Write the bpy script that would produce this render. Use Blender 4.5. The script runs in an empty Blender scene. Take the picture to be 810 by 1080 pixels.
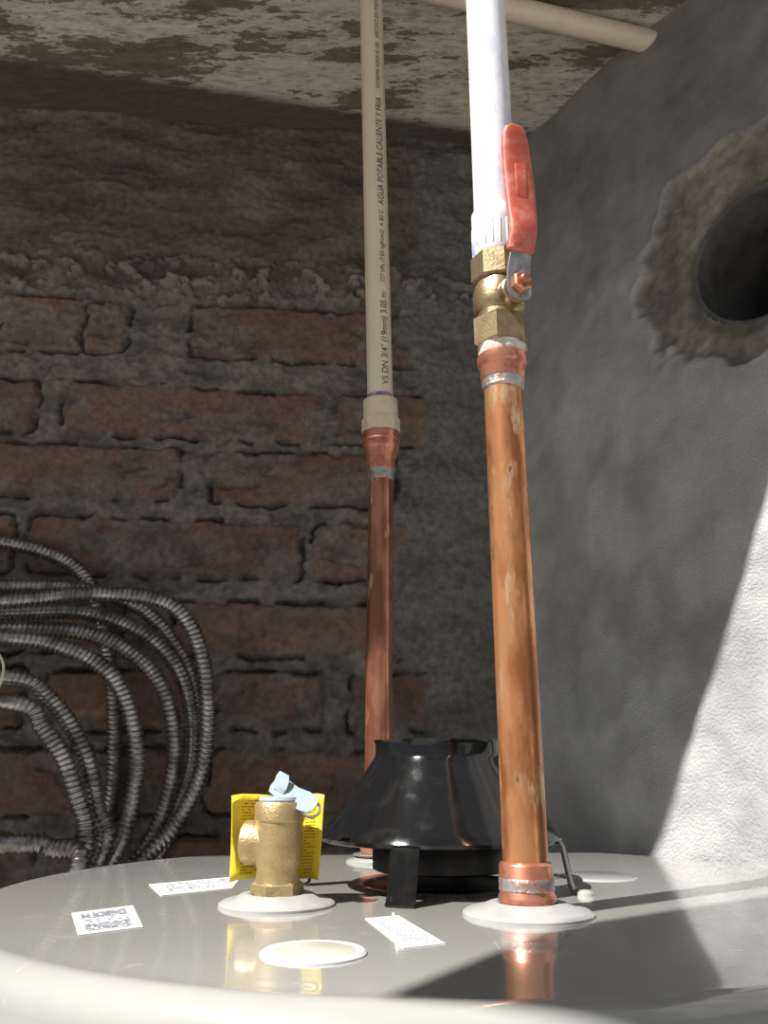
import bpy, bmesh, math, random
import numpy as np
from mathutils import Vector, Matrix
random.seed(4)
scene = bpy.context.scene
scene.view_settings.view_transform = 'Standard'
scene.view_settings.look = 'None'
pi = math.pi

# ------------------------------------------------------------------ helpers
def link(o):
    scene.collection.objects.link(o); return o

def empty(name):
    return link(bpy.data.objects.new(name, None))

def mesh_obj(name, verts, faces, mat=None, parent=None, smooth=True):
    me = bpy.data.meshes.new(name)
    me.from_pydata([tuple(v) for v in verts], [], faces)
    if smooth:
        me.polygons.foreach_set('use_smooth', [True]*len(me.polygons))
    me.update()
    o = link(bpy.data.objects.new(name, me))
    if mat: me.materials.append(mat)
    if parent: o.parent = parent
    return o

def fix_normals(o):
    bm = bmesh.new(); bm.from_mesh(o.data)
    bmesh.ops.recalc_face_normals(bm, faces=bm.faces)
    bm.to_mesh(o.data); bm.free()

def autosmooth(o, ang=35):
    bm = bmesh.new(); bm.from_mesh(o.data)
    a = math.radians(ang)
    for e in bm.edges:
        if len(e.link_faces) == 2 and e.calc_face_angle(0) > a:
            e.smooth = False
    bm.to_mesh(o.data); bm.free()

def frame(d):
    d = Vector(d).normalized()
    ref = Vector((0, -1, 0)) if abs(d.y) < .9 else Vector((1, 0, 0))
    x = ref.cross(d).normalized(); y = d.cross(x)
    return x, y, d

def lathe(name, prof, base=(0, 0, 0), axis=(0, 0, 1), segs=64, mat=None, parent=None, rot=0, smooth=True, closed=False):
    """prof: list (r, h)"""
    x, y, d = frame(axis); base = Vector(base)
    vs = []; fs = []
    for r, h in prof:
        for i in range(segs):
            a = rot + 2*pi*i/segs
            vs.append(base + d*h + x*(r*math.cos(a)) + y*(r*math.sin(a)))
    n = len(prof)
    for j in range(n-1 + (1 if closed else 0)):
        for i in range(segs):
            a = j*segs+i; b = j*segs+(i+1) % segs
            k = ((j+1) % n)*segs
            fs.append((a, b, k+(i+1) % segs, k+i))
    if not closed:
        if prof[0][0] > 1e-6: fs.append(tuple(range(segs))[::-1])
        if prof[-1][0] > 1e-6: fs.append(tuple((n-1)*segs+i for i in range(segs)))
    o = mesh_obj(name, vs, fs, mat, parent, smooth)
    bm = bmesh.new(); bm.from_mesh(o.data)
    bmesh.ops.remove_doubles(bm, verts=bm.verts, dist=1e-6)
    bmesh.ops.recalc_face_normals(bm, faces=bm.faces)
    bm.to_mesh(o.data); bm.free()
    autosmooth(o)
    return o

def rod(name, p0, p1, r, mat, parent=None, segs=48):
    p0 = Vector(p0); p1 = Vector(p1); L = (p1-p0).length
    return lathe(name, [(r*.9, 0), (r, L*.002), (r, L*.998), (r*.9, L)], p0, p1-p0, segs, mat, parent)

def loft(name, secs, mat, parent=None):
    n = len(secs[0]); vs = [v for s in secs for v in s]; fs = []
    for j in range(len(secs)-1):
        for i in range(n):
            fs.append((j*n+i, j*n+(i+1) % n, (j+1)*n+(i+1) % n, (j+1)*n+i))
    fs.append(tuple(range(n))[::-1]); fs.append(tuple((len(secs)-1)*n+i for i in range(n)))
    o = mesh_obj(name, vs, fs, mat, parent); fix_normals(o); autosmooth(o, 40); return o

def rrect(c, wx, wy, w, t, n=20, p=4.0):
    out = []
    for i in range(n):
        a = 2*pi*i/n; ca, sa = math.cos(a), math.sin(a)
        k = (abs(ca)**p+abs(sa)**p)**(-1/p)
        out.append(c + wx*(w/2*k*ca) + wy*(t/2*k*sa))
    return out

def _h(ix, iy, s):
    v = np.sin(ix*127.1+iy*311.7+s*74.7)*43758.5453
    return v-np.floor(v)
def vn(x, y, s=0):
    ix = np.floor(x); iy = np.floor(y); fx = x-ix; fy = y-iy
    u = fx*fx*fx*(fx*(fx*6-15)+10); v = fy*fy*fy*(fy*(fy*6-15)+10)
    def g(jx, jy):
        a = _h(ix+jx, iy+jy, s)*2*pi
        return np.cos(a)*(fx-jx)+np.sin(a)*(fy-jy)
    r = (g(0, 0)*(1-u)+g(1, 0)*u)*(1-v)+(g(0, 1)*(1-u)+g(1, 1)*u)*v
    return .5+r*.9
def fbm(x, y, s=0, o=4, gain=.55):
    t = 0; a = .5; n = 0
    for k in range(o):
        t = t+a*vn(x, y, s+k*3.1); n += a; a *= gain
        x, y = (x*.8-y*.6)*2.03+5.1, (x*.6+y*.8)*2.03+1.7
    return t/n
def sst(a, b, x):
    t = np.clip((x-a)/(b-a), 0, 1); return t*t*(3-2*t)

# ------------------------------------------------------------------ materials
def M(name, c1, c2=None, scale=40, thr=(.4, .6), rough=.5, r2=None, metal=0, bump=0, bscale=300, bdist=.001,
      coat=0, stretch=(1, 1, 1), c3=None, thr3=(.6, .7), scale3=None, attr=None, spec=None, detail=8, coatr=.1, c4=None, thr4=(.6, .64), scale4=200):
    m = bpy.data.materials.new(name); m.use_nodes = True
    nt = m.node_tree; N = nt.nodes; L = nt.links
    b = N['Principled BSDF']
    b.inputs['Roughness'].default_value = rough; b.inputs['Metallic'].default_value = metal
    if coat:
        b.inputs['Coat Weight'].default_value = coat; b.inputs['Coat Roughness'].default_value = coatr
    if spec is not None: b.inputs['Specular IOR Level'].default_value = spec
    tc = N.new('ShaderNodeTexCoord'); mp = N.new('ShaderNodeMapping'); mp.inputs['Scale'].default_value = stretch
    L.new(tc.outputs['Object'], mp.inputs['Vector'])
    def noise(sc, det=detail):
        n = N.new('ShaderNodeTexNoise'); n.inputs['Scale'].default_value = sc
        n.inputs['Detail'].default_value = det; n.inputs['Roughness'].default_value = .6
        L.new(mp.outputs[0], n.inputs['Vector']); return n
    def mr(src, lo, hi, a=0, z=1):
        r = N.new('ShaderNodeMapRange'); r.inputs[1].default_value = lo; r.inputs[2].default_value = hi
        r.inputs[3].default_value = a; r.inputs[4].default_value = z; L.new(src, r.inputs[0]); return r
    def mix(f, A, B, mode='MIX'):
        x = N.new('ShaderNodeMix'); x.data_type = 'RGBA'; x.blend_type = mode
        if hasattr(f, 'links'): L.new(f, x.inputs[0])
        else: x.inputs[0].default_value = f
        for v, i in ((A, 6), (B, 7)):
            if hasattr(v, 'links'): L.new(v, x.inputs[i])
            else: x.inputs[i].default_value = (*v, 1)
        return x.outputs[2]
    col = c1
    if attr:
        at = N.new('ShaderNodeAttribute'); at.attribute_name = attr; col = at.outputs['Color']
    if c2:
        n = noise(scale); f = mr(n.outputs[0], *thr)
        col = mix(f.outputs[0], col, c2, 'MULTIPLY' if attr else 'MIX')
        if r2 is not None:
            rr = mr(n.outputs[0], thr[0], thr[1], rough, r2); L.new(rr.outputs[0], b.inputs['Roughness'])
    if c3:
        n = noise(scale3 or scale*3); f = mr(n.outputs[0], *thr3)
        col = mix(f.outputs[0], col, c3)
    if c4:
        n = noise(scale4); f = mr(n.outputs[0], *thr4)
        col = mix(f.outputs[0], col, c4)
    if hasattr(col, 'links'): L.new(col, b.inputs['Base Color'])
    else: b.inputs['Base Color'].default_value = (*col, 1)
    if bump:
        n = noise(bscale, 6); bp = N.new('ShaderNodeBump'); bp.inputs['Strength'].default_value = bump
        bp.inputs['Distance'].default_value = bdist
        L.new(n.outputs[0], bp.inputs['Height']); L.new(bp.outputs[0], b.inputs['Normal'])
    return m

m_copper = M('copper_tarnished', (.70, .32, .14), (.34, .125, .05), 50, (.44, .60), .17, .36, .72, .2, 120, .0008,
             stretch=(1.2, 1.2, .36), c3=(.72, .46, .26), thr3=(.56, .64), scale3=75, c4=(.26, .13, .07), thr4=(.64, .70), scale4=150)
m_copper2 = M('copper_dark', (.46, .20, .12), (.26, .10, .058), 60, (.44, .58), .14, .28, .68, .12, 200, .0006, stretch=(1, 1, .3),
              c3=(.60, .34, .18), thr3=(.60, .66), scale3=90)
m_copperfit = M('copper_fitting', (.64, .27, .18), (.42, .16, .10), 120, (.45, .6), .28, .4, .75, .1, 300, .0005)
m_solder = M('solder_silver', (.42, .41, .41), (.36, .22, .17), 120, (.46, .6), .34, .5, .75, .7, 300, .0012)
m_brass = M('brass_cast', (.52, .39, .20), (.40, .29, .145), 150, (.4, .65), .34, .48, .72, .5, 800, .0009)
m_brassv = M('brass_valve', (.42, .32, .18), (.24, .185, .11), 110, (.42, .6), .28, .45, .8, .3, 500, .0008)
m_chrome = M('zinc_steel', (.5, .5, .52), (.28, .26, .25), 120, (.45, .65), .22, .45, .9, .1, 300)
m_red = M('red_vinyl', (.46, .085, .055), (.56, .18, .13), 130, (.46, .66), .42, .55, 0, .25, 500, .0005)
m_pvc = M('white_pvc', (.74, .74, .80), (.56, .56, .72), 45, (.54, .66), .35, stretch=(1, 1, .5), c3=(.34, .37, .64), thr3=(.63, .67), scale3=60)
m_cpvc = M('cpvc_tan', (.70, .62, .50), (.62, .54, .42), 40, (.4, .7), .32, stretch=(1, 1, .3))
m_cpvcfit = M('cpvc_fitting', (.66, .57, .42), (.50, .42, .30), 60, (.5, .7), .4, bump=.2)
m_purple = M('purple_primer', (.16, .12, .35), (.5, .43, .45), 160, (.45, .6), .4)
m_ink = M('black_ink', (.06, .05, .05), rough=.5)
m_hood = M('black_enamel', (.006, .006, .0065), (.010, .010, .011), 90, (.5, .7), .10, .18, 0, .05, 120, .001, spec=.45,
           c3=(.06, .055, .05), thr3=(.74, .77), scale3=420)
m_black = M('matt_black_steel', (.014, .014, .014), (.03, .028, .026), 90, (.45, .65), .42, spec=.3)
m_leg = M('black_leg_enamel', (.006, .006, .006), (.012, .011, .010), 90, (.45, .65), .10, spec=.22)
m_tank = M('grey_tank_enamel', (.335, .335, .315), (.29, .29, .275), 7, (.35, .7), .16, .24, 0, .02, 60, .001, coat=.8, coatr=.03,
           c3=(.41, .40, .37), thr3=(.64, .70), scale3=40)
m_flange = M('grey_plastic_flange', (.34, .34, .335), (.29, .29, .28), 60, (.4, .7), .32)
m_plug = M('cream_plug', (.48, .47, .40), (.40, .39, .33), 50, (.4, .7), .35)
m_plugring = M('white_plug_ring', (.54, .55, .55), rough=.35)
m_label = M('label_paper', (.60, .61, .64), (.52, .53, .57), 90, (.5, .7), .4)
m_yellow = M('yellow_tag_card', (.78, .60, .03), (.68, .50, .03), 60, (.4, .7), .5)
m_yink = M('tag_ink', (.16, .12, .03), rough=.6)
m_yinkg = M('label_ink', (.24, .25, .29), rough=.5)
m_blue = M('pale_blue_plastic', (.34, .42, .47), (.26, .33, .38), 120, (.4, .7), .22)
m_conduit = M('galvanised_conduit', (.40, .39, .38), (.17, .16, .15), 60, (.42, .62), .28, .45, .95, .1, 400)
m_wire = M('cream_wire', (.6, .55, .42), rough=.5)
m_duct = M('duct_metal', (.13, .13, .13), (.07, .07, .07), 30, (.4, .6), .6, .7, .1, .3, 60)
m_ductend = M('duct_dark_end', (.01, .01, .01), rough=.9)
m_floor = M('concrete_ground', (.36, .33, .29), (.26, .235, .2), 6, (.35, .7), .9, bump=.4, bscale=60, bdist=.01)
m_wall_r = M('cement_render', (.4, .4, .4), (.80, .80, .80), 24, (.38, .66), .8, None, 0, .7, 420, .0026, attr='col')
m_wall_b = M('brick_and_mortar', (.4, .4, .4), (.7, .68, .66), 120, (.42, .62), .92, None, 0, .6, 330, .002, attr='col')
m_blocker = M('blocker_concrete', (.3, .29, .27), (.22, .21, .19), 12, (.4, .6), .9, bump=.5, bscale=120, bdist=.004)

# ------------------------------------------------------------------ grid walls
def grid_wall(name, A, B, P, C, mat, keep=None):
    na, nb = len(A), len(B)
    me = bpy.data.meshes.new(name)
    idx = np.arange(na*nb).reshape(nb, na)
    q = np.stack([idx[:-1, :-1], idx[:-1, 1:], idx[1:, 1:], idx[1:, :-1]], -1).reshape(-1, 4)
    if keep is not None: q = q[keep.reshape(-1)]
    me.vertices.add(na*nb); me.vertices.foreach_set('co', P.reshape(-1).astype(np.float32))
    me.loops.add(q.size); me.loops.foreach_set('vertex_index', q.reshape(-1).astype(np.int32))
    me.polygons.add(len(q)); me.polygons.foreach_set('loop_start', np.arange(0, q.size, 4, dtype=np.int32))
    me.polygons.foreach_set('loop_total', np.full(len(q), 4, dtype=np.int32))
    me.polygons.foreach_set('use_smooth', np.ones(len(q), dtype=bool))
    me.update(calc_edges=True); me.validate()
    ca = me.color_attributes.new('col', 'FLOAT_COLOR', 'POINT')
    c4 = np.ones((na*nb, 4), dtype=np.float32); c4[:, :3] = C.reshape(-1, 3)
    ca.data.foreach_set('color', c4.reshape(-1))
    me.materials.append(mat)
    return link(bpy.data.objects.new(name, me))

# back wall : y = .90 + .1 x
Xa = np.concatenate([np.arange(-1.5, -.56, .04), np.arange(-.56, .26, .0020)])
Za = np.concatenate([np.arange(-1.25, -.12, .03), np.arange(-.12, .97, .0020)])
X, Z = np.meshgrid(Xa, Za)
rows = {
 (.533, .596): [(-.80, -.46), (-.445, -.355), (-.35, -.305), (-.228, -.012), (.01, .2)],
 (.430, .488): [(-.68, -.395), (-.362, -.078), (-.055, .12)],
 (.354, .411): [(-.52, -.23), (-.192, .012), (.04, .25)],
 (.268, .327): [(-.70, -.40), (-.38, -.094), (-.078, .14)],
 (.184, .236): [(-.56, -.28), (-.225, .035)],
 (.107, .163): [(-.66, -.37), (-.345, -.191), (-.172, -.066), (-.036, .16)],
 (.025, .083): [(-.50, -.205), (-.175, .0), (.02, .2)],
 (-.06, .0): [(-.64, -.34), (-.32, -.06), (-.04, .2)],
 (-.145, -.085): [(-.5, -.22), (-.2, .06)],
}
wx = X+(fbm(X*38, Z*38, 1)-.5)*.012+(fbm(X*160, Z*160, 71, 2)-.5)*.004; wz = Z+(fbm(X*30+9, Z*30, 2)-.5)*.011+(fbm(X*160, Z*160, 72, 2)-.5)*.003
bm_ = np.zeros_like(X); tone = np.zeros_like(X); prot = np.zeros_like(X); gap = np.zeros_like(X)
k = 0
for (z0, z1), L_ in rows.items():
    for (x0, x1) in L_:
        k += 1; rng = random.Random(k*7)
        tl = rng.uniform(-.015, .02)
        zc = (z0+z1)/2 + (X-(x0+x1)/2)*tl
        hx, hz = (x1-x0)/2, (z1-z0)/2
        ax_, az_ = np.abs(wx-(x0+x1)/2)-hx+.006, np.abs(wz-zc)-hz+.006
        d = np.hypot(np.maximum(ax_, 0), np.maximum(az_, 0))+np.minimum(np.maximum(ax_, az_), 0)-.006
        m = 1-sst(-.0022, .0016, d)
        bm_ = np.maximum(bm_, m)
        gap = np.maximum(gap, np.exp(-((d-.003)/.0022)**2)*sst(.42, .55, vn(X*30+k, Z*30, 51)))
        tone = np.where(m > .02, rng.uniform(.78, 1.12), tone)
        prot = np.where(m > .02, rng.uniform(.003, .008), prot)
smear = sst(.515, .58, fbm(X*9, Z*15, 8, 6))
plr = sst(-.012, .016, X-.028+(fbm(X*16, Z*9, 5, 5)-.5)*.13)
top = sst(-.012, .012, Z-.618+(fbm(X*14, Z*10, 6, 5)-.5)*.09)
pl = np.maximum(plr, top)
bv = bm_*(1-pl)*(1-smear*.75)
gap = gap*(1-pl)*(1-bv)
n1 = fbm(X*26, Z*34, 3, 6, .5); n2 = fbm(X*130, Z*130, 4, 4, .6); n3 = fbm(X*6, Z*6, 7, 3)
n5 = fbm(X*9, Z*26, 17, 6, .52)
drips = sst(.53, .60, fbm(X*45, Z*60, 12, 4))*np.exp(-((Z-.635)/.028)**2)
disp = bm_*prot*(1-pl)*(1-.5*smear) + (1-bv)*((n1-.5)*.016*(1-.5*pl)+(n2-.5)*.0035*(1-.3*pl)) + bv*((n2-.5)*.002+(n1-.5)*.003) + pl*.006 + (n3-.5)*.012 + drips*.009 - gap*.009+top*(n5-.5)*.010
disp *= (np.abs(Z-.4) < .56)
Y = .90+.1*X-disp
brick = np.stack([.190+0*X, .117+0*X, .085+0*X], -1)*(tone*(.65+.7*n1))[..., None]
dust = sst(.42, .62, fbm(X*22, Z*60, 15, 6))[..., None]*.5
brick = brick*(1-dust)+np.array([.155, .132, .108])*dust
mort = np.array([.160, .146, .126])*(.35+1.3*n1[..., None])*(.7+.6*n2[..., None])
plc = np.array([.150, .146, .136])*(.55+.9*n5[..., None])*(.7+.6*n2[..., None])
topc = np.array([.118, .103, .080])*(.3+1.4*n5[..., None])*(.7+.6*n2[..., None])
C = mort*(1-bv[..., None])+brick*bv[..., None]
C = C*(1-top[..., None])+topc*top[..., None]
C = C*(1-plr[..., None])+plc*plr[..., None]
C = C*(1-drips[..., None]*.5)+np.array([.30, .28, .245])*drips[..., None]*.5
C = C*(1-.5*gap[..., None])  # recess shadow around the bricks, darkened into the wall colour
grid_wall('wall_back', Xa, Za, np.stack([X, Y, Z], -1), C, m_wall_b)

# right wall
B0 = np.array([.112, .918]); dd = np.array([.571, -.821]); nn = np.array([-.821, -.571]); LEAN = .074
Sa = np.concatenate([np.arange(-.06, .50, .0025), np.arange(.50, 1.85, .03)])
Ha = np.concatenate([np.arange(-1.25, -.1, .03), np.arange(-.1, .97, .0025)])
S, H = np.meshgrid(Sa, Ha)
hs, hh, hr = .326, .517, .066
ds, dh = S-hs, H-hh; dist = np.hypot(ds, dh)
e = np.abs(dist-hr) < .0016
S = np.where(e, hs+ds*hr/np.maximum(dist, 1e-6), S); H = np.where(e, hh+dh*hr/np.maximum(dist, 1e-6), H)
sc = (S[:-1, :-1]+S[1:, 1:])/2; hc = (H[:-1, :-1]+H[1:, 1:])/2
keep = np.hypot(sc-hs, hc-hh) > hr-.0005
se = (np.abs((S-.322)/.114)**3.4+np.abs((H-.538)/.114)**3.4)**(1/3.4)+(fbm(S*14, H*14, 31, 5, .45)-.5)*.5
patch = 1-sst(.97, .995, se)
lip = np.exp(-((se-1.03)/.03)**2)
g1 = fbm(S*7, H*7, 21, 4); g2 = fbm(S*75, H*75, 22, 5, .6); g3 = fbm(S*3, H*3, 23, 2); g4 = fbm(S*16, H*10, 24, 6, .55)
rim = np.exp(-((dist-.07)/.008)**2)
off = LEAN*np.maximum(H, 0)
disp = (g1-.5)*.012+(g3-.5)*.020 + (g2-.5)*.0008*(1-patch) + patch*(-.006+(g2-.5)*.004+(g4-.5)*.012) + lip*.0015 - rim*.003
disp *= (H > -.09)
PX = B0[0]+dd[0]*S+nn[0]*disp+off; PY = B0[1]+dd[1]*S+nn[1]*disp
base = np.array([.435, .435, .43])*(.40+1.15*fbm(S*5, H*3.2, 25, 6)[..., None])*(.7+.6*g4[..., None])
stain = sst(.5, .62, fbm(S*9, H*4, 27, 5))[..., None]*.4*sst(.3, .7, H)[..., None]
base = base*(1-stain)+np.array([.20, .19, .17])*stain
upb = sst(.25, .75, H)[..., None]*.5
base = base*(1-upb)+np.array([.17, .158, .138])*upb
pc = np.array([.27, .25, .205])*(.4+1.1*g2[..., None])*(.4+1.2*g4[..., None])
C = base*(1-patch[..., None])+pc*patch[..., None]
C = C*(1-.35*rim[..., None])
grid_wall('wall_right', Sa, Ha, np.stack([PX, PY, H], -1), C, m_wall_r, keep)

hc3 = Vector((B0[0]+dd[0]*hs+LEAN*hh, B0[1]+dd[1]*hs, hh)); into = Vector((.821, .571, 0))
vd = empty('vent_duct')
lathe('duct_tube', [(.0685, .006), (.0685, .40), (.0635, .40), (.0635, .20), (.0625, .195), (.0625, .006)], hc3, into, 96, m_duct, vd, closed=True)
lathe('duct_end', [(0, .399), (.068, .399), (.068, .402), (0, .402)], hc3, into, 64, m_ductend, vd)

# ceiling slab
def cey(x): return .40+.09*x
cv = []
for z in (.863, .98):
    for (x, y) in ((-1.5, cey(-1.5)), (.9, cey(.9)), (.9, 1.05), (-1.5, 1.05)): cv.append((x, y, z))
m_ceil = bpy.data.materials.new('peeling_painted_slab'); m_ceil.use_nodes = True
nt = m_ceil.node_tree; N = nt.nodes; L = nt.links; b = N['Principled BSDF']; b.inputs['Roughness'].default_value = .85
tc = N.new('ShaderNodeTexCoord'); mp = N.new('ShaderNodeMapping'); mp.inputs['Rotation'].default_value = (0, 0, -.2); mp.inputs['Scale'].default_value = (1, 3.4, 1)
L.new(tc.outputs['Object'], mp.inputs[0])
def nz(s, v, d=8, r=.65):
    n = N.new('ShaderNodeTexNoise'); n.inputs['Scale'].default_value = s; n.inputs['Detail'].default_value = d; n.inputs['Roughness'].default_value = r
    L.new(v, n.inputs['Vector']); return n.outputs[0]
def rmp(src, stops):
    r = N.new('ShaderNodeValToRGB'); L.new(src, r.inputs[0]); cr = r.color_ramp
    while len(cr.elements) < len(stops): cr.elements.new(.5)
    for e_, (p, c) in zip(cr.elements, stops): e_.position = p; e_.color = (*c, 1)
    return r.outputs[0]
n_a = nz(6.5, mp.outputs[0]); n_b = nz(42, mp.outputs[0], 10, .75)
paint = rmp(n_b, [(.34, (.20, .185, .145)), (.5, (.50, .48, .41)), (.7, (.66, .64, .58))])
bare = rmp(n_b, [(.35, (.07, .058, .042)), (.65, (.20, .165, .125))])
fac = N.new('ShaderNodeMath'); fac.operation = 'ADD'; sc_ = N.new('ShaderNodeMath'); sc_.operation = 'MULTIPLY'; sc_.inputs[1].default_value = .7
L.new(n_b, sc_.inputs[0]); L.new(n_a, fac.inputs[0]); L.new(sc_.outputs[0], fac.inputs[1])
fr = rmp(fac.outputs[0], [(.865, (0, 0, 0)), (.90, (1, 1, 1))])
mx = N.new('ShaderNodeMix'); mx.data_type = 'RGBA'; L.new(fr, mx.inputs[0]); L.new(paint, mx.inputs[6]); L.new(bare, mx.inputs[7])
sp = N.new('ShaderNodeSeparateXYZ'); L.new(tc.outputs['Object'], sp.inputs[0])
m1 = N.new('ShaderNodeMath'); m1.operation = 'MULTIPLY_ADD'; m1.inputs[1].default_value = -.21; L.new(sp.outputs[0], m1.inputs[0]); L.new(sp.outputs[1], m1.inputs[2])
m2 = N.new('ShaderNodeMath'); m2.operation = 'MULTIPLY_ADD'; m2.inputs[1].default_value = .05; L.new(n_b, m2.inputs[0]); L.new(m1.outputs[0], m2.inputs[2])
shade_band = N.new('ShaderNodeMapRange'); shade_band.inputs[1].default_value = .878; shade_band.inputs[2].default_value = .892; L.new(m2.outputs[0], shade_band.inputs[0])  # shaded strip along the back wall, painted into the ceiling colour
shade_col = rmp(n_b, [(.3, (.050, .043, .031)), (.7, (.11, .095, .07))])
mx2 = N.new('ShaderNodeMix'); mx2.data_type = 'RGBA'; L.new(shade_band.outputs[0], mx2.inputs[0]); L.new(mx.outputs[2], mx2.inputs[6]); L.new(shade_col, mx2.inputs[7])
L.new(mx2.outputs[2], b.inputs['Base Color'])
bp = N.new('ShaderNodeBump'); bp.inputs['Strength'].default_value = .8; bp.inputs['Distance'].default_value = .004; L.new(fac.outputs[0], bp.inputs['Height']); L.new(bp.outputs[0], b.inputs['Normal'])
BOX = [(0, 3, 2, 1), (4, 5, 6, 7), (0, 1, 5, 4), (1, 2, 6, 5), (2, 3, 7, 6), (3, 0, 4, 7)]
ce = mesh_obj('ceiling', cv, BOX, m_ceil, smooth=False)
fl = mesh_obj('floor', [(-4, -4, -1.25), (4, -4, -1.25), (4, 1.3, -1.25), (-4, 1.3, -1.25)], [(0, 1, 2, 3)], m_floor, smooth=False)

# unseen blocker added overhead off the right wall, shaped to shade the tank top
bpnts = [(-.496, -.064), (-.421, .051), (-.336, .111), (-.256, .166), (.86, -.06), (1.05, -.37)]
nb_ = len(bpnts)
bvs = [(x, y, .80) for x, y in bpnts]+[(x, y, .93) for x, y in bpnts]
mesh_obj('shadow_blocker', bvs, [tuple(range(nb_)), tuple(range(nb_, 2*nb_))[::-1]]+[(i, i+nb_, (i+1) % nb_+nb_, (i+1) % nb_) for i in range(nb_)], m_blocker, smooth=False)
fix_normals(bpy.data.objects['shadow_blocker'])

# ------------------------------------------------------------------ water heater
TC = Vector((.030, .543, 0)); R = .268
wh = empty('water_heater')
FL = .014
prof = [(0, 0), (.10, 0), (R-FL-.006, 0), (R-FL, -.0004)]
for i in range(1, 9):
    a = i/8*pi/2; prof.append((R-FL+FL*math.sin(a), -FL*(1-math.cos(a))))
prof += [(R, -.05), (R-.0015, -.052), (R-.004, -.052), (R-.004, -1.19), (R-.01, -1.2), (0, -1.2)]
lathe('tank_shell', prof, TC, segs=160, mat=m_tank, parent=wh)
for i in range(3):
    a = i*2*pi/3+.5
    lathe('tank_foot_%d' % (i+1), [(.02, 0), (.02, .06)], TC+Vector((.2*math.cos(a), .2*math.sin(a), -1.25)), segs=24, mat=m_black, parent=wh)
def flange(name, x, y, r=.031, hole=.013, mat=m_flange):
    return lathe(name, [(hole, 0), (hole, .0045), (hole+.002, .0058), (hole+.006, .0055), (r-.008, .0035), (r-.002, .0025), (r, .0012), (r, 0)], (x, y, 0), segs=64, mat=mat, parent=wh)
flange('outlet_flange', .0696, .44, .0315); flange('inlet_flange', -.005, .68, .024, .013, m_tank); flange('relief_flange', -.0555, .47, .030)
lathe('anode_plug_ring', [(0, .0002), (.0, .0008), (.0160, .0008), (.0170, .0013), (.0195, .0013), (.0205, .0006), (.0205, 0)], (-.027, .352, 0), segs=64, mat=m_plugring, parent=wh)
lathe('anode_plug', [(0, .0014), (.0160, .0013), (.0168, .0008)], (-.027, .352, 0), segs=48, mat=m_plug, parent=wh)
lathe('side_knockout', [(0, .0012), (.021, .0012), (.024, .0006), (.0245, 0)], (.140, .588, 0), segs=48, mat=m_tank, parent=wh)
lathe('screw_1', [(.0, .0034), (.003, .003), (.0045, .0018), (.005, 0)], (.112, .502, 0), segs=20, mat=m_tank, parent=wh)
lathe('flue_ring', [(.046, .0), (.047, .0022), (.050, .0022), (.052, .0)], (.034, .54, .0), segs=64, mat=m_chrome, parent=wh, closed=True)
lathe('flue_opening', [(0, .0010), (.046, .0012), (.048, .0004)], (.034, .54, 0), segs=64, mat=m_black, parent=wh)

# stickers
def sticker(q, code, seed):
    q = [Vector((a, b_, 0)) for a, b_ in q]
    def bl(u, v, z):
        p = (q[0]*(1-u)+q[1]*u)*(1-v)+(q[3]*(1-u)+q[2]*u)*v; p.z = z; return p
    em = empty('label_sticker')
    vs = [bl(u, v, .0) for u, v in ((0, 0), (1, 0), (1, 1), (0, 1))]+[bl(u, v, .0004) for u, v in ((0, 0), (1, 0), (1, 1), (0, 1))]
    mesh_obj('paper', vs, [(4, 7, 6, 5), (0, 1, 5, 4), (1, 2, 6, 5), (2, 3, 7, 6), (3, 0, 4, 7)], m_label, em, False)
    rng = random.Random(seed); V = []; F = []
    def cell(u0, v0, u1, v1):
        n = len(V); V.extend([bl(u0, v0, .0006), bl(u1, v0, .0006), bl(u1, v1, .0006), bl(u0, v1, .0006)]); F.append((n, n+1, n+2, n+3))
    for (u0, v0, u1, v1, nu, nv) in code:
        for i in range(nu):
            for j in range(nv):
                if rng.random() < .5:
                    cell(u0+(u1-u0)*i/nu, v0+(v1-v0)*j/nv, u0+(u1-u0)*(i+1)/nu, v0+(v1-v0)*(j+1)/nv)
    mesh_obj('print', V, F, m_yinkg, em, False)
sticker([(-.152, .443), (-.129, .4665), (-.107, .406), (-.129, .387)], [(.12, .12, .85, .38, 16, 16), (.12, .62, .85, .9, 16, 16), (.15, .43, .85, .46, 12, 1), (.15, .52, .85, .55, 12, 1)], 3)
sticker([(-.1427, .5474), (-.093, .5885), (-.0892, .531), (-.1233, .5007)], [(.1, .15+.1*i, .9, .18+.1*i, 50, 1) for i in range(7)], 5)
sticker([(-.0089, .428), (.0068, .4358), (.0248, .3697), (.0074, .3604)], [(.2+.1*i, .12, .23+.1*i, .88, 1, 50) for i in range(7)], 8)

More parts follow.
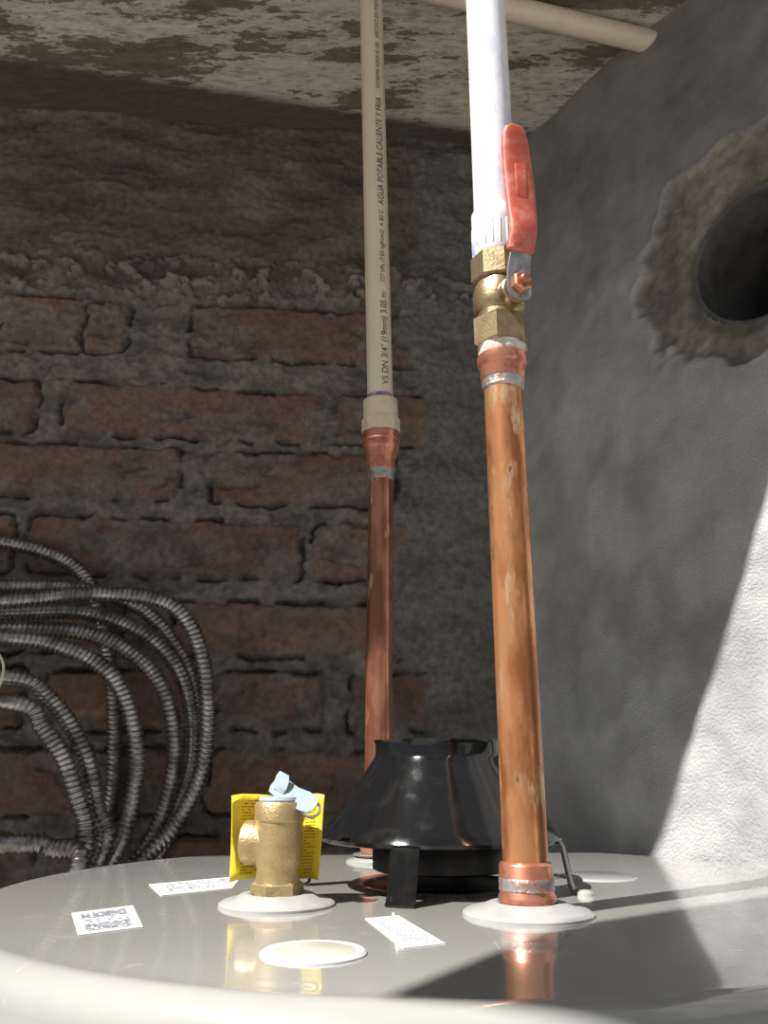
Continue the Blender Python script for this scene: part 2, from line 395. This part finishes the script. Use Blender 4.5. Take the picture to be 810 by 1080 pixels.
# ------------------------------------------------------------------ draft hood
HC = Vector((.034, .54, 0)); dh_ = empty('draft_hood')
po = [(.0712, .0262), (.0730, .0268), (.0734, .0288), (.0722, .0308)]
for i in range(1, 15):
    t = i/14; po.append((.0722-(.0722-.0402)*t, .0308+(.0738-.0308)*(t-.03*math.sin(pi*t))))
po += [(.0396, .0750), (.0393, .0770), (.0393, .0815), (.0400, .0834), (.0404, .0843)]
pi_ = [(r-.0012, z) for r, z in reversed(po)]
lathe('hood_cone', po+pi_, HC, segs=96, mat=m_hood, parent=dh_, closed=True)
def leg(name, ang, r0=.0745, r1=.083, w=.0175):
    d = Vector((math.cos(ang), math.sin(ang), 0)); t = Vector((-d.y, d.x, 0))
    up = Vector((0, 0, 1))
    path = [(r0-.012, .0270), (r0-.004, .0270), (r0+.0012, .0268), (r0+.0022, .0245), (r1-.002, .006), (r1-.0005, .0022), (r1+.002, .0008)]
    secs = []
    for i, (r, z) in enumerate(path):
        a = Vector(path[max(i-1, 0)]); c_ = Vector(path[min(i+1, len(path)-1)]); tg = (c_-a).normalized()
        nrm = d*(-tg.y)+up*tg.x
        secs.append(rrect(HC+d*r+up*z, t, nrm, w, .0014, 16, 6))
    loft(name, secs, m_leg, dh_)
leg('leg_1', math.radians(-108), .0730, .083, .0160); leg('leg_2', math.radians(-24), .0725, .080, .012); leg('leg_3', math.radians(174), .0725, .080, .014); leg('leg_4', math.radians(75))
lathe('baffle', [(.001, .030), (.036, .030), (.041, .022), (.041, .0105), (.039, .0095), (.001, .0095)], HC, segs=64, mat=m_black, parent=dh_)
for i in range(3):
    a = i*2.1+.3
    rod('baffle_stay_%d' % (i+1), HC+Vector((.03*math.cos(a), .03*math.sin(a), .029)), HC+Vector((.046*math.cos(a), .046*math.sin(a), .056)), .0015, m_black, dh_, 10)

# ------------------------------------------------------------------ right riser
px, py = .0696, .44
cp = empty('copper_pipe')
lathe('pipe', [(.0112, .003), (.0112, .300)], (px, py, 0), segs=64, mat=m_copper, parent=cp)
lathe('lower_fitting', [(.0128, .0005), (.0128, .0045), (.0140, .0062), (.0140, .0085), (.0133, .0095), (.0131, .0225), (.0124, .0235), (.0113, .024)], (px, py, 0), segs=48, mat=m_copperfit, parent=cp)
lathe('lower_solder', [(.0130, .0105), (.0137, .0115), (.0134, .0130), (.0136, .0150), (.0134, .0165), (.0128, .0175)], (px, py, 0), segs=48, mat=m_solder, parent=cp)
lathe('upper_solder', [(.0112, .2770), (.0122, .2785), (.0120, .2805), (.0126, .282), (.0124, .2845), (.0127, .286)], (px, py, 0), segs=48, mat=m_solder, parent=cp)
lathe('upper_fitting', [(.0127, .2835), (.0131, .2845), (.0131, .291), (.0139, .2925), (.0146, .294), (.0146, .2985), (.0130, .300), (.0125, .304)], (px, py, 0), segs=48, mat=m_copperfit, parent=cp)

bv_ = empty('ball_valve')
def hexa(name, z0, z1, r, mat, parent, base, rot=0, axis=(0, 0, 1), ch=.0012, n=6):
    return lathe(name, [(r-.0022, z0), (r, z0+ch), (r, z1-ch), (r-.0022, z1)], base, axis, n, mat, parent, rot, smooth=False)
vb = Vector((px, py, 0))
m_tape = M('thread_tape', (.7, .68, .62), (.5, .47, .4), 300, (.4, .6), .6, bump=.5)
lathe('thread_tape', [(.0128, .299), (.0138, .301), (.0136, .303), (.0142, .305), (.013, .3065)], vb, segs=40, mat=m_tape, parent=bv_)
hexa('end_hex', .3045, .3235, .0170, m_brassv, bv_, vb, rot=.25)
lathe('body', [(.0135, .322), (.0135, .3265), (.0150, .3285), (.0158, .333), (.0158, .340), (.0148, .3445), (.0140, .347), (.0140, .349)], vb, segs=56, mat=m_brassv, parent=bv_)
hexa('body_hex', .3475, .3655, .0168, m_brassv, bv_, vb, rot=.1, n=8)
sd = Vector((.35, -.937, 0)).normalized(); sw = Vector((.937, .35, 0)).normalized(); up = Vector((0, 0, 1))
sb = vb+up*.334
lathe('stem_boss', [(.0085, .010), (.0085, .0185), (.0075, .0195), (.0055, .0195), (.0055, .023)], sb, sd, 32, m_brassv, bv_)
lathe('stem_nut', [(.0055, .0242), (.0064, .0250), (.0064, .0285), (.0054, .0295)], sb, sd, 6, m_copperfit, bv_, smooth=False)
lathe('stem_end', [(.0030, .0290), (.0030, .0318), (.0022, .0325)], sb, sd, 20, m_copperfit, bv_)
def plate(name, st, mat, p=4.0):
    secs = [rrect(vb+sd*o+up*z+sw*s, sw, (sd if not tl else (sd-up*tl).normalized()), w, t, 28, p) for (z, o, w, t, s, tl) in st]
    return loft(name, secs, mat, bv_)
plate('lever_steel', [(.3245, .0235, .006, .002, 0, 0), (.3255, .0235, .0125, .0022, 0, 0), (.329, .0235, .0155, .0022, 0, 0), (.338, .0235, .0155, .0022, 0, 0), (.343, .0240, .0150, .0022, 0, .2), (.352, .0265, .0140, .0022, .0003, .2), (.365, .028, .0135, .0022, .0005, 0)], m_chrome, 6)
plate('lever_grip', [(.3535, .0268, .0140, .0048, .0003, 0), (.3545, .0270, .0172, .0062, .0003, 0), (.358, .0272, .0176, .0062, .0005, 0), (.364, .0290, .0170, .0064, .0012, 0), (.372, .0290, .0180, .0062, .0018, 0), (.380, .0280, .0192, .0060, .0020, 0), (.395, .0275, .0198, .0060, .0018, 0), (.410, .0275, .0196, .0060, .0010, 0), (.424, .0285, .0184, .0060, -.0002, 0), (.432, .030, .0166, .0058, -.0012, 0), (.4365, .031, .0135, .0054, -.0016, 0), (.4385, .0315, .0080, .0040, -.0016, 0)], m_red, 3.2)
plate('grip_emboss', [(.389, .0306, .003, .0004, .0015, 0), (.390, .0306, .0075, .0006, .0015, 0), (.412, .0306, .0075, .0006, .001, 0), (.413, .0306, .003, .0004, .001, 0)], m_red, 4)

pv = empty('pvc_pipe')
lathe('male_adapter', [(.0125, .360), (.0142, .366), (.0148, .3675), (.0148, .3860), (.0150, .387), (.0150, .3965), (.0142, .398), (.0128, .398)], vb, segs=56, mat=m_pvc, parent=pv)
for i in range(20):
    a = 2*pi*i/20
    c = vb+Vector((.0146*math.cos(a), .0146*math.sin(a), 0))
    lathe('adapter_rib_%d' % (i+1), [(.0003, .3685), (.0008, .370), (.0008, .3855), (.0003, .3868)], c, segs=8, mat=m_pvc, parent=pv)
lathe('pipe', [(.0132, .397), (.0132, .8625)], vb, segs=64, mat=m_pvc, parent=pv)

# ------------------------------------------------------------------ left riser
a0 = Vector((-.005, .68, 0)); a1 = Vector((-.0025, .68, .345)); a2 = Vector((-.0140, .650, .850))
ax = (a1-a0).normalized()
cp2 = empty('copper_pipe')
lathe('pipe', [(.0108, .003), (.0108, .33)], a0, ax, 64, m_copper2, cp2)
lathe('lower_fitting', [(.0128, .0005), (.0128, .006), (.0132, .007), (.013, .024), (.0112, .025)], a0, ax, 48, m_copperfit, cp2)
lathe('solder', [(.0109, .306), (.0120, .3085), (.0116, .311), (.0123, .314), (.0125, .317)], a0, ax, 48, m_solder, cp2)
lathe('solder_drip', [(.0003, .282), (.0010, .286), (.0008, .300), (.0018, .308), (.0008, .312)], a0+Vector((-.0075, -.0075, 0)), ax, 12, m_solder, cp2)
lathe('adapter', [(.0125, .3155), (.0129, .317), (.0129, .326), (.0140, .328), (.0142, .332), (.0155, .335), (.0160, .336), (.0160, .3415), (.0168, .3425), (.0168, .350), (.0150, .3515)], a0, ax, 48, m_copperfit, cp2)
ax2 = (a2-a1).normalized()
cv_ = empty('cpvc_pipe')
lathe('adapter_hex', [(.0145, .0045), (.0170, .006), (.0170, .0185), (.0150, .020)], a1, ax2, 8, m_cpvcfit, cv_, smooth=False)
lathe('adapter_socket', [(.0152, .019), (.0154, .020), (.0154, .0355), (.0140, .037), (.0113, .037)], a1, ax2, 48, m_cpvcfit, cv_)
lathe('primer_ring', [(.0112, .0368), (.01165, .0372), (.0116, .041), (.0112, .0415)], a1, ax2, 48, m_purple, cv_)
Lp = (a2-a1).length
lathe('pipe', [(.0115, .035), (.0115, Lp)], a1, ax2, 64, m_cpvc, cv_)
h1 = Vector((.326, .742, .849)); hd = (h1-a2).normalized()
pts = []
c0 = a2-ax2*.022; c1 = a2+hd*.022
for i in range(9):
    t = i/8; pts.append(c0*(1-t)**2+a2*2*t*(1-t)+c1*t*t)
secs = []
for i, p in enumerate(pts):
    tg = (pts[min(i+1, 8)]-pts[max(i-1, 0)]).normalized(); s_ = Vector((0, 1, 0)).cross(tg).normalized(); u_ = tg.cross(s_)
    secs.append([p+s_*(.0145*math.cos(2*pi*j/32))+u_*(.0145*math.sin(2*pi*j/32)) for j in range(32)])
loft('elbow', [[v-Vector((0, 0, .004)) for v in s_] for s_ in secs], m_cpvcfit, cv_)
hp = empty('cpvc_pipe')
rod('pipe', a2-Vector((0, 0, .003))+hd*.01, h1, .0125, m_cpvc, hp)

def pipe_text(txt, z0, z1, cap, ang, width_r=.0120):
    cu = bpy.data.curves.new('t', 'FONT'); cu.body = txt; cu.size = 1.0
    ob = link(bpy.data.objects.new('t', cu)); bpy.context.view_layer.update()
    dg = bpy.context.evaluated_depsgraph_get(); me = bpy.data.meshes.new_from_object(ob.evaluated_get(dg))
    bpy.data.objects.remove(ob)
    xs = [v.co.x for v in me.vertices]; x0, x1 = min(xs), max(xs)
    for v in me.vertices:
        s = z0+(v.co.x-x0)/(x1-x0)*(z1-z0)
        t = (v.co.y-.35)*cap/.7
        an = ang-t/width_r
        base = a1+ax2*((s-a1.z)/ax2.z)
        v.co = base+Vector((math.sin(an), -math.cos(an), 0))*width_r
    o = link(bpy.data.objects.new('print_line', me)); me.materials.clear(); me.materials.append(m_ink); o.parent = cv_
an = math.radians(24)
pipe_text('VS DN 3/4" (19mm) 3.05 m', .392, .482, .0062, an)
pipe_text("727 kPa (7.03 kgf/cm2)  A 82 C", .492, .566, .0042, an)
pipe_text('AGUA POTABLE CALIENTE Y FRIA', .572, .690, .0062, an)
pipe_text('NORMA NMX-E-181  HECHO EN MEXICO', .700, .815, .0042, an)

# ------------------------------------------------------------------ relief valve
rv = empty('relief_valve'); rb = Vector((-.0555, .47, 0))
hexa('base_hex', .0045, .0115, .0138, m_brass, rv, rb, rot=.2)
lathe('body', [(.0125, .0), (.0125, .0045), (.0115, .011), (.0112, .0175), (.0122, .0200), (.0126, .024), (.0126, .0405), (.0134, .0415), (.0134, .0490), (.0126, .0505), (.011, .0507)], rb, segs=56, mat=m_brass, parent=rv)
od = Vector((-.97, .22, 0)).normalized()
lathe('outlet', [(.0104, .006), (.0108, .0125), (.0112, .0135), (.0112, .0180), (.0104, .0190), (.0088, .0190), (.0086, .010), (0, .010)], rb+up*.0300, od, 40, m_brass, rv)
lathe('cap', [(.0110, .0505), (.0115, .0515), (.0110, .0530), (.004, .0538), (.0, .0538)], rb, segs=40, mat=m_blue, parent=rv)
rod('lever_pin', rb+Vector((0, 0, .053)), rb+Vector((0, 0, .0580)), .0022, m_chrome, rv, 16)
ld = Vector((.86, -.20, -.42)).normalized(); lw = Vector((.35, .55, .62)); lw = (lw-ld*lw.dot(ld)).normalized(); ln = ld.cross(lw).normalized()
c = rb+Vector((.0, -.003, .0575))
loft('lever', [rrect(c+ld*s, lw, ln, w, .0014, 20, 5) for s, w in ((-.005, .004), (-.004, .010), (.002, .013), (.008, .011), (.015, .013), (.020, .011), (.022, .005))], m_blue, rv)
loft('lever_tab', [rrect(c+up*.001+lw*.001+ld*s+ln*.002, (lw+up).normalized(), ln, w, .0012, 16, 4) for s, w in ((-.004, .004), (-.003, .010), (.003, .010), (.004, .005))], m_blue, rv)
lathe('lever_ring', [(.0045, -.0006), (.0056, -.0006), (.0056, .0006), (.0045, .0006)], c+ld*.019-up*.002, ln, 32, m_chrome, rv, closed=True)

yt = empty('warning_tag')
plan = [(-.0825, .4740), (-.0780, .4800), (-.0700, .4860), (-.0600, .4890), (-.0520, .4895), (-.0440, .4880), (-.0370, .4850), (-.0325, .4800)]
nz_ = 10; V = []; F = []
for j in range(nz_+1):
    t = j/nz_
    for i, (x, y) in enumerate(plan):
        V.append((x+.0015*(1-t)*(1 if i < 4 else -1.5), y+.003*math.sin(t*2.5)-.002, .0105+t*.0430+(.0008*math.sin(i*1.3))))
n = len(plan)
for j in range(nz_):
    for i in range(n-1): F.append((j*n+i, j*n+i+1, (j+1)*n+i+1, (j+1)*n+i))
tag = mesh_obj('card', V, F, m_yellow, yt)
md = tag.modifiers.new('s', 'SOLIDIFY'); md.thickness = .0005; md.offset = 1
V2 = []; F2 = []; rng = random.Random(2)
def tp(a, t):
    i = min(int(a), n-2); f = a-i; x = plan[i][0]*(1-f)+plan[i+1][0]*f; y = plan[i][1]*(1-f)+plan[i+1][1]*f
    sg = (1 if i < 3 else (-1.5 if i >= 4 else 1-2.5*f))
    return (x+.0015*(1-t)*sg, y+.003*math.sin(t*2.5)-.002-.0007, .0105+t*.043+.0008*math.sin(a*1.3))
for r_ in range(24):
    t = .06+r_*.037
    for (s0, s1) in ((.25, 2.6), (5.2, 6.8)):
        a_ = s0
        while a_ < s1:
            w = rng.uniform(.06, .22)
            if rng.random() < .8:
                k0 = len(V2); V2 += [tp(a_, t), tp(min(a_+w, s1), t), tp(min(a_+w, s1), t+.012), tp(a_, t+.012)]; F2.append((k0, k0+1, k0+2, k0+3))
            a_ += w+.06
mesh_obj('tag_print', V2, F2, m_yink, yt, False)
rod('tag_tie', (-.058, .4585, .046), (-.050, .489, .048), .0008, m_chrome, yt, 8)

# ------------------------------------------------------------------ conduit coil
coil = empty('flexible_conduit_coil')
def catmull(P, closed, step=.0009):
    P = [Vector(p) for p in P]; n = len(P); out = []
    rngi = range(n) if closed else range(n-1)
    for i in rngi:
        p0 = P[(i-1) % n] if closed else P[max(i-1, 0)]; p1 = P[i]; p2 = P[(i+1) % n]; p3 = P[(i+2) % n] if closed else P[min(i+2, n-1)]
        m = max(2, int((p2-p1).length/step))
        for k_ in range(m):
            t = k_/m
            out.append(.5*((2*p1)+(p2-p0)*t+(2*p0-5*p1+4*p2-p3)*t*t+(3*p1-p0-3*p2+p3)*t**3))
    return out
def ribbed(name, P, r=.0072, pitch=.0048, amp=.0010, segs=12):
    pts = catmull(P, True); n = len(pts)
    V = []; F = []; s = 0
    L_ = sum((pts[(i+1) % n]-pts[i]).length for i in range(n)); turns = round(L_/pitch); pt = L_/turns
    for i in range(n):
        tg = (pts[(i+1) % n]-pts[i-1]).normalized()
        x = Vector((0, 1, 0)); x = (x-tg*x.dot(tg)).normalized(); y = tg.cross(x)
        for j in range(segs):
            a = 2*pi*j/segs
            w = math.sin(2*pi*s/pt+a)
            rr = r+amp*(1 if w > 0 else -1)*abs(w)**.6
            V.append(pts[i]+x*(rr*math.cos(a))+y*(rr*math.sin(a)))
        s += (pts[(i+1) % n]-pts[i]).length
    for i in range(n):
        for j in range(segs):
            F.append((i*segs+j, i*segs+(j+1) % segs, ((i+1) % n)*segs+(j+1) % segs, ((i+1) % n)*segs+j))
    return mesh_obj(name, V, F, m_conduit, coil)
loops = [
 (.851, [(-.383, .281), (-.325, .268), (-.288, .238), (-.262, .163), (-.252, .0935), (-.251, .0355), (-.262, -.0165)]),
 (.784, [(-.375, .222), (-.284, .232), (-.208, .220), (-.174, .163), (-.169, .076), (-.191, .0195), (-.222, -.0165)]),
 (.834, [(-.372, .236), (-.30, .236), (-.235, .215), (-.19, .16), (-.177, .09), (-.183, .045), (-.208, -.015)]),
 (.817, [(-.370, .210), (-.29, .212), (-.225, .187), (-.189, .14), (-.182, .07), (-.205, .01), (-.238, -.03)]),
 (.801, [(-.372, .196), (-.285, .192), (-.226, .160), (-.199, .11), (-.198, .052), (-.222, -.013)]),
 (.767, [(-.370, .187), (-.307, .178), (-.258, .150), (-.232, .0935), (-.232, .0355), (-.25, -.02)]),
 (.750, [(-.366, .150), (-.318, .132), (-.28, .085), (-.262, .0355), (-.257, -.0125)]),
 (.733, [(-.362, .128), (-.318, .102), (-.285, .052), (-.272, -.02)]),
 (.716, [(-.345, .003), (-.302, -.001), (-.275, -.025)]),
]
for i, (D, q) in enumerate(loops):
    q = [(x*D/.8, .0675+(z-.0675)*D/.8) for x, z in q]
    xb, zb = q[-1]; cx = -.44
    low = -.16-.012*i
    full = q+[((xb+cx)/2+.02, (zb+low)/2-.03), (cx, low), (2*cx-(xb+cx)/2-.02, (zb+low)/2-.03)]+[(2*cx-x, z) for x, z in reversed(q)]
    P = [Vector((x, D+.10*(x+.28)+.003*math.sin(k_*1.7), z)) for k_, (x, z) in enumerate(full)]
    ribbed('conduit_loop_%d' % (i+1), P)
wp = catmull([(-.362, .712, .19), (-.325, .712, .155), (-.330, .712, .12), (-.345, .712, .105), (-.37, .712, .07)], False, .003)
secs = [[p+Vector((.0012*math.cos(2*pi*j/8), .0012*math.sin(2*pi*j/8), 0)) for j in range(8)] for p in wp]
loft('tail_wire', secs, m_wire, coil)

# ------------------------------------------------------------------ light
sl = bpy.data.lights.new('sun', 'SUN'); sl.energy = 10.5; sl.angle = .0093; sl.color = (1, .965, .91)
so = link(bpy.data.objects.new('sun', sl)); so.location = (-1.5, -1.2, 3)
so.rotation_euler = Vector((.62, .442, -1)).to_track_quat('-Z', 'Y').to_euler()
w = bpy.data.worlds.new('world'); scene.world = w; w.use_nodes = True
bg = w.node_tree.nodes['Background']; bg.inputs[0].default_value = (.86, .92, 1, 1); bg.inputs[1].default_value = .34

# ------------------------------------------------------------------ camera
cd = bpy.data.cameras.new('camera'); cd.sensor_fit = 'VERTICAL'; cd.sensor_height = 36; cd.lens = 36*874/1080
cd.clip_start = .01
co = link(bpy.data.objects.new('camera', cd)); co.location = (0, 0, .0675); co.rotation_euler = (math.radians(90+17.2), 0, 0)
scene.camera = co
